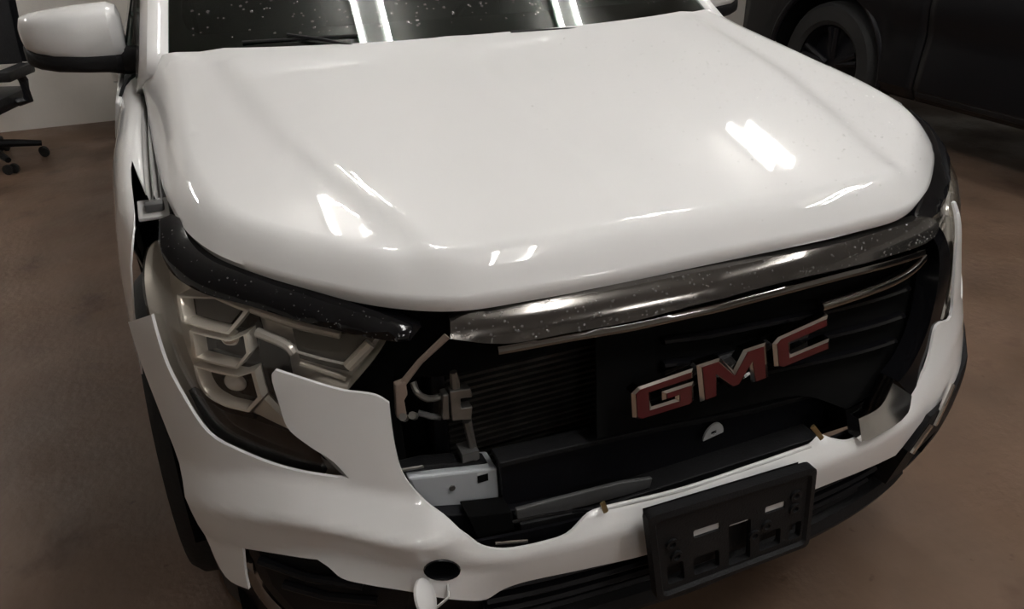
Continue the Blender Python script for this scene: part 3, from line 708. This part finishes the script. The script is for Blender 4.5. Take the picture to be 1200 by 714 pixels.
# black insert behind the badge, with louvres
ins = [(715, 404, 1), (800, 384), (900, 362), (1000, 334), (1098, 288, 1), (1108, 318), (1099, 385), (1080, 440), (1060, 468), (1018, 496, 1), (975, 482), (950, 482), (880, 498), (780, 520), (715, 536, 1)]
gi = panel('grille_insert', [tuple(p) for p in cr(szs(ins), 4, True)], off(.05), 'void', grille, .006, .03)
for k, (p0, p1) in enumerate((((790, 413), (1085, 345)), ((790, 441), (1078, 378)), ((790, 469), (1068, 408)))):
    a, c = sz(*p0), sz(*p1); n = 14
    pts = [skin(a[0]+(c[0]-a[0])*i/n, a[1]+(c[1]-a[1])*i/n, .038) for i in range(n+1)]
    MB().tube([tuple(p) for p in pts], .006, 8, flat=1.8).build('louvre', 'gloss', gi)

# ---- badge letters
LET = {'G': [(.10, 1), (1, 1), (1, .76), (.28, .76), (.28, .25), (.72, .25), (.72, .38), (.50, .38), (.50, .61), (1, .61), (1, .07), (.93, 0), (.10, 0), (0, .12), (0, .88)],
       'M': [(0, 0), (0, 1), (.31, 1), (.5, .50), (.69, 1), (1, 1), (1, 0), (.76, 0), (.76, .58), (.57, .10), (.43, .10), (.24, .58), (.24, 0)],
       'C': [(.10, 1), (1, 1), (1, .73), (.27, .73), (.27, .27), (1, .27), (1, 0), (.10, 0), (0, .12), (0, .88)]}
CORN = {'G': [(740, 456), (810, 432), (811, 471), (742, 492)], 'M': [(817, 428), (895, 402), (898, 441), (821, 469)], 'C': [(905, 398), (968, 370), (970, 407), (908, 432)]}
def offset_poly(P, d):
    P = np.array(P, float); n = len(P); out = []
    area = sum(P[i][0]*P[(i+1) % n][1]-P[(i+1) % n][0]*P[i][1] for i in range(n)); sg = 1 if area > 0 else -1
    for i in range(n):
        a, b_, c = P[i-1], P[i], P[(i+1) % n]; e1 = (b_-a)/np.linalg.norm(b_-a); e2 = (c-b_)/np.linalg.norm(c-b_)
        n1 = np.array([e1[1], -e1[0]])*sg; n2 = np.array([e2[1], -e2[0]])*sg; m = n1+n2; m /= max(np.linalg.norm(m), 1e-6); out.append(b_+m*d/max(m@n1, .45))
    return [tuple(p) for p in out]
badge = None
for ltr in 'GMC':
    K = [at(*p, y=.012+.0) for p in CORN[ltr]]
    def lf(u, v, d, K=K):
        TL, TR, BR, BL = K; p = (TL*(1-u)+TR*u)*v+(BL*(1-u)+BR*u)*(1-v); return p+np.array([0, d, 0])
    S_ = LET[ltr]
    lt = panel('badge_letter_'+ltr.lower(), offset_poly(S_, .02), lambda u, v, d: lf(u, v, d-.002), 'chrome', grille, .016, .2, angle=25)
    # bevelled chrome edge then the red face
    b = MB(); b.loft([[lf(u, v, -.002) for u, v in offset_poly(S_, .02)], [lf(u, v, -.006) for u, v in offset_poly(S_, -.032)]], True); b.build('letter_edge', 'chrome', lt, angle=25)
    panel('letter_face', offset_poly(S_, -.042), lambda u, v, d: lf(u, v, d-.0068), 'red', lt, .006, .2, angle=25)
MB().tube([(-.12, .034, .76), (.19, .034, .785)], .010, 8).build('badge_bar', 'black', grille)

# ---- what shows through the torn grille
core = MB().box((-.56, .24, .34), (.56, .28, .93), .01).build('radiator_support', 'void', car)
rad = MB().box((-.42, .175, .52), (.40, .20, .86), .003).build('radiator', 'fin', core)
b = MB()
for k in range(26): b.box((-.415, .165, .53+k*.0125), (.395, .177, .5345+k*.0125))
b.build('radiator_tubes', 'fin', rad, smooth=False)
for x in (-.43, .40): MB().box((x-.012, .16, .50), (x+.012, .205, .88), .004).build('radiator_tank', 'satin', rad)
def sheet(name, px, m, parent, y, thick, bev=0):
    pts = [at(p[0], p[1], y=p[2] if len(p) > 2 else y) for p in px]; n = len(pts)
    b = MB(); b.add(pts+[p+np.array([0, thick, 0]) for p in pts], [tuple(range(n)), tuple(range(2*n-1, n-1, -1))]+[(i, (i+1) % n, (i+1) % n+n, i+n) for i in range(n)])
    o = b.build(name, m, parent, smooth=False)
    md = o.modifiers.new('bevel', 'BEVEL'); md.width = bev or .002; md.segments = 2
    return o
duct = sheet('air_duct_panel', [(586, 547), (680, 525), (780, 503), (880, 484), (966, 462), (975, 500), (900, 525), (800, 552), (700, 572), (590, 596)], 'satin', car, .075, .02)
sheet('duct_ledge', [(586, 543), (680, 521), (780, 499), (880, 480), (966, 458), (966, 463), (880, 486), (780, 505), (680, 527), (586, 549)], 'greyp' if False else 'black', duct, .062, .04)
# half-round grey tab with its square hole
tb = MB(); c_ = at(836, 512, y=.055); out = [(c_[0]+.021*math.cos(a), c_[2]+.028*math.sin(a)) for a in np.linspace(0, math.pi, 14)]
hole = [(c_[0]-.006, c_[2]+.004), (c_[0]+.005, c_[2]+.004), (c_[0]+.005, c_[2]+.013), (c_[0]-.006, c_[2]+.013)]
panel('round_tab', out, lambda x, z, d: (x, c_[1]+d, z+.18*(x-c_[0])), mat('pale_grey_plastic', (.42, .42, .42), .5), duct, .004, .05, holes=[hole])
# galvanised bumper beam end
bm_ = sheet('bumper_beam', [(478, 561), (583, 549), (586, 592), (540, 601), (500, 606)], 'beam', car, .085, .05, .004)
h0 = at(566, 561, y=.084); MB().box((h0[0]-.009, .0838, h0[2]-.007), (h0[0]+.009, .09, h0[2]+.007)).build('beam_slot_shade', 'void', bm_, smooth=False)  # black block on the plate stands for the shade inside the hole
h0 = at(530, 572, y=.084); MB().lathe([(.005, .002), (.005, -.002), (.001, -.002)], tuple(h0), 'y', 12).build('beam_bolt', 'alu', bm_)
sheet('beam_flange', [(470, 553), (500, 546), (560, 541), (580, 545), (540, 553), (480, 560)], 'black', bm_, .10, .03)
sheet('beam_flange', [(470, 551), (496, 546), (498, 549), (472, 554)], 'alu', bm_, .092, .004)
sheet('beam_core', [(588, 560), (966, 470), (966, 500), (590, 600)], 'black', bm_, .11, .04)
# aluminium bracket, strut, hose and tan strut by the headlight
bk = sheet('latch_bracket', [(527, 460), (541, 457), (552, 456), (554, 466), (540, 468), (541, 479), (554, 477), (553, 492), (530, 494)], 'alu', car, .10, .02)
sheet('bracket_plate', [(519, 464), (526, 462), (527, 492), (519, 493)], 'alu', bk, .095, .02)
MB().tube([at(531, 436, y=.11), at(533, 447, y=.11), at(534, 458, y=.11)], [.006, .008, .008], 8).build('bracket_stem', 'alu', bk)
MB().tube([at(547, 493, y=.11), at(552, 515, y=.11), at(556, 537, y=.11)], [.008, .007, .008], 8).build('bracket_strut', 'alu', bk)
MB().box(tuple(at(545, 536, y=.10)-.006), tuple(at(551, 522, y=.12)+.006)).build('bracket_foot', 'greyp', bk)
hose = [at(484, 448, y=.13), at(489, 460, y=.12), at(500, 467, y=.115), at(512, 466, y=.11), at(524, 463, y=.11)]
MB().tube([tuple(p) for p in cr([tuple(p) for p in hose], 5)], .0055, 8).build('hose', 'alu', bk)
MB().tube([at(490, 484, y=.12), at(505, 488, y=.11), at(516, 489, y=.11)], .005, 8).build('hose', 'greyp', bk)
tn = sheet('tan_bracket', [(463, 452), (476, 447), (478, 463), (474, 470), (477, 487), (472, 495), (465, 490)], 'tan', car, .075, .012)
MB().tube([at(470, 452, y=.08), at(492, 424, y=.075), at(524, 394, y=.07)], [.006, .005, .006], 8, flat=.6).build('tan_strut', 'tan', tn)
for p in ((472, 489), (483, 487)): MB().tube([at(*p, y=.07), at(p[0]+3, p[1]+1, y=.085)], .006, 8).build('bracket_screw', 'alu', tn)
# lower clutter: grey strip, black blocks, shiny cable, brass clips
sheet('grey_strip', [(605, 598), (690, 576), (730, 566), (765, 561), (762, 572), (735, 581), (690, 593), (650, 602), (607, 612)], 'greyp', car, .035, .008)
sheet('black_duct', [(500, 606), (590, 600), (700, 580), (700, 610), (660, 628), (590, 642), (560, 636)], 'satin', car, .06, .06)
sheet('black_block', [(548, 606), (600, 600), (603, 622), (560, 632)], 'void', car, .04, .04)
sheet('splash_panel', [(610, 615), (700, 596), (960, 512), (966, 530), (700, 612), (612, 640)], 'black', car, .03, .05)
MB().tube([tuple(p) for p in cr([tuple(at(*p, y=.0)) for p in ((600, 612), (640, 604), (680, 599), (700, 603), (692, 612))], 5)], .0028, 8).build('cable', 'gloss', car)
MB().tube([at(580, 637, y=.0), at(618, 634, y=-.005)], .003, 8).build('cable_clip', 'chrome', car)
for q in ([(706, 589), (710, 600)], [(952, 500), (957, 506), (963, 514)]):
    MB().tube([at(*p, y=-.03+.0) for p in q], .005, 6, flat=.5).build('brass_clip', 'brass', car)

# ---- water drops: too many to count, one object per surface
def drops(name, fn, n, rmin, rmax, parent, flat=.5, m='water'):
    b = MB(); up = Vector((0, 0, 1))
    for _ in range(n):
        g = fn()
        if g is None: continue
        p, nr = g; q = Vector(nr).to_track_quat('Z', 'Y'); r = random.uniform(rmin, rmax)*random.uniform(.6, 1); k = 7
        V = [Vector((r*math.cos(2*math.pi*i/k), r*math.sin(2*math.pi*i/k), 0)) for i in range(k)]+[Vector((r*.7*math.cos(2*math.pi*i/k), r*.7*math.sin(2*math.pi*i/k), r*flat*.75)) for i in range(k)]+[Vector((0, 0, r*flat))]
        F_ = [(i, (i+1) % k, (i+1) % k+k, i+k) for i in range(k)]+[(i+k, (i+1) % k+k, 2*k) for i in range(k)]
        b.add([tuple(Vector(p)+q @ v) for v in V], F_)
    me = bpy.data.meshes.new(name); me.from_pydata(b.v, [], b.f); me.update(); me.polygons.foreach_set('use_smooth', [True]*len(me.polygons))
    return link(name, me, parent, m, 'stuff')
def nrm_of(f, a, b_, e=.004):
    p = np.array(f(a, b_, 0)); u = np.array(f(a+e, b_, 0))-p; v = np.array(f(a, b_+e, 0))-p; n = np.cross(u, v); return p, n/np.linalg.norm(n)
def on_poly(poly, f, flip=1):
    P = np.array(poly)
    def g():
        for _ in range(30):
            a = random.uniform(P[:, 0].min(), P[:, 0].max()); c = random.uniform(P[:, 1].min(), P[:, 1].max()); ins = False
            for i in range(len(P)):
                (x1, y1), (x2, y2) = P[i-1], P[i]
                if (y1 > c) != (y2 > c) and a < x1+(c-y1)*(x2-x1)/(y2-y1): ins = not ins
            if ins: p, n = nrm_of(f, a, c); return p, n*flip
    return g
drops('water_drops', on_poly(lp, lipf), 330, .0009, .0028, grille)
tpr = [tuple(p) for p in cr(szs(TRIM_TOP), 4)]+[tuple(p) for p in cr(szs(TRIM_BOT), 4)]
drops('water_drops', on_poly(tpr, trim_fn), 110, .0006, .0018, trim_right)
def hd():
    while True:
        x, y = random.gauss(.52, .2), random.gauss(.42, .28)
        if abs(x) < .75 and float(np.interp(abs(x), [p[0] for p in HALF[:13]], [p[1] for p in HALF[:13]]))+.02 < y < 1.0 and hood_dist(x, y) > .02: return nrm_of(lambda a, b_, d: hood_fn(a, b_, d), x, y)
drops('water_drops', hd, 520, .0010, .0030, hood, .75, 'water_clear')
def wd():
    x, t = random.uniform(-.68, .7), random.uniform(.05, .5)
    return nrm_of(ws, x, t)
wsh = [o for o in car.children if o.name == 'windshield'][0]
drops('water_drops', wd, 650, .0018, .0055, wsh, .4)

# ================================================================== office chair by the back wall
chair = thing('office_chair', 'black swivel office chair with armrests and castors by the back wall', 'chair', (-1.90, 4.72, 0))
chair.rotation_euler.z = R(-20)
MB().box((-.25, -.25, .33), (.25, .25, .43), .04).build('seat', 'chairb', chair)
bb = MB(); bb.loft([[(x, .24+.05*(z-.55)/.6-.05*(1-(x/.24)**2)*.5+o, z) for x in np.linspace(-.24, .24, 9)] for z, o in ((.56, 0), (.7, 0), (.9, .02), (1.08, .05), (1.12, .07), (1.08, .12), (.7, .08), (.56, .06))]); bb.build('backrest', 'chairb', chair)
for s in (-1, 1):
    a = MB().tube([(s*.25, .05, .37), (s*.31, .06, .38), (s*.32, .05, .50), (s*.32, .02, .54)], .028, 8).build('armrest', 'chairb', chair)
    MB().box((s*.32-.045, -.16, .525), (s*.32+.045, .14, .585), .015).build('arm_pad', 'chairb', a)
MB().tube([(0, 0, .10), (0, 0, .35)], .03, 10).build('gas_lift', 'black', chair)
for k in range(5):
    a = 2*math.pi*k/5+.55
    l = MB().tube([(0, 0, .13), (.16*math.cos(a), .16*math.sin(a), .11), (.30*math.cos(a), .30*math.sin(a), .085)], [.03, .024, .018], 8).build('base_leg', 'black', chair)
    cx_, cy_ = .30*math.cos(a), .30*math.sin(a)
    for o in (-.018, .018): MB().lathe([(.004, -.008), (.030, -.008), (.030, .008), (.004, .008)], (cx_+o*math.cos(a+1.57), cy_+o*math.sin(a+1.57), .030), 'x' if abs(math.cos(a)) < .7 else 'y', 14).build('castor', 'rubber', l)

# ================================================================== dark vehicle parked alongside
dk = thing('dark_pickup', 'dark blue black vehicle parked in shadow to the right of the white car', 'car')
DX = 3.14
def dsec(y):
    sh = .07*max(0, (y-3.7))**2*2
    return [(DX+.14+sh, 1.22), (DX+.07+sh, 1.16), (DX+.03+sh, 1.02), (DX+.02+sh, .85), (DX+.045+sh, .70), (DX+.03+sh, .55), (DX+.02+sh, .42), (DX+.06+sh, .36)]
def dark_panel(name, y0, y1, wheels=()):
    ys = np.linspace(y0, y1, 28); rows = []
    for y in ys:
        zmin = .36
        for wy in wheels:
            if abs(y-wy) < .50: zmin = max(zmin, .40+math.sqrt(max(0, .50**2-(y-wy)**2)))
        r = []
        S_ = dsec(y)
        for (x, z) in cr(S_, 3):
            zz = zmin+(1.22-zmin)*(z-.36)/(1.22-.36); r.append((float(np.interp(-zz, [-q[1] for q in S_], [q[0] for q in S_])), y, zz))
        rows.append(r)
    o = strip(rows, name, 'navy', dk, .03); return o
dark_panel('front_fender', 2.46, 4.05, (3.22,))
dark_panel('front_door', 1.30, 2.445); dark_panel('rear_door', .22, 1.285); dark_panel('bed_side', -1.75, .205, (-.55,))
MB().tube([(DX+.03, -1.7+3.5*k/10*1.18+.0, .40) for k in range(11)], .035, 8).build('running_board', 'black', dk)
for wy in (3.22, -.55):
    b = MB(); b.tube([(DX+.02, wy+.505*math.cos(a), .40+.505*math.sin(a)) for a in np.linspace(-.05, math.pi+.05, 30)], .022, 8); b.build('wheel_arch_trim', 'satin', dk)
    w = wheel(DX+.17, wy, dk, r=.40, w=.25, rm='satin', sg=-1)
    MB().loft([[(x, wy+.49*math.cos(a), .40+.49*math.sin(a)) for a in np.linspace(-.1, math.pi+.1, 20)] for x in (DX+.04, DX+.5)]).build('wheel_arch_liner', 'void', dk)
MB().loft([[(x, y, 1.22+.03*math.sin(math.pi*u)) for x, u in zip(np.linspace(DX+.14, DX+1.75, 9), np.linspace(0, 1, 9))] for y in (2.9, 4.0)]).build('hood', 'navy', dk)
MB().box((DX+.2, -1.7, .45), (DX+1.7, 4.0, 1.2)).build('chassis_body', 'void', dk, smooth=False)
MB().box((DX+.12, 4.0, .42), (DX+1.8, 4.22, .78), .06).build('front_bumper', 'navy', dk)
MB().box((DX+.25, 4.0, .78), (DX+1.7, 4.12, 1.16), .04).build('front_grille', 'satin', dk)
b = MB(); b.loft([[(DX+.16+i, y0, 1.22) for i in (0, 1.58)], [(DX+.30+i, y1, 1.80) for i in (0, 1.3)]] if False else [[(DX+.15, .0, 1.22), (DX+.15, 2.9, 1.22), (DX+1.75, 2.9, 1.22), (DX+1.75, .0, 1.22)], [(DX+.33, .15, 1.82), (DX+.33, 2.1, 1.82), (DX+1.57, 2.1, 1.82), (DX+1.57, .15, 1.82)]], True, True); b.build('cab', 'navy', dk, smooth=False)
sw = MB().loft([[(DX+.165, y, 1.26) for y in (.2, 1.25, 2.55)], [(DX+.31, y, 1.74) for y in (.3, 1.25, 2.05)]]).build('side_window', 'frit', dk, smooth=False)
for y in (2.1, 1.0): MB().box((DX-.01, y, .98), (DX+.05, y+.17, 1.01), .006).build('door_handle', 'navy', dk)
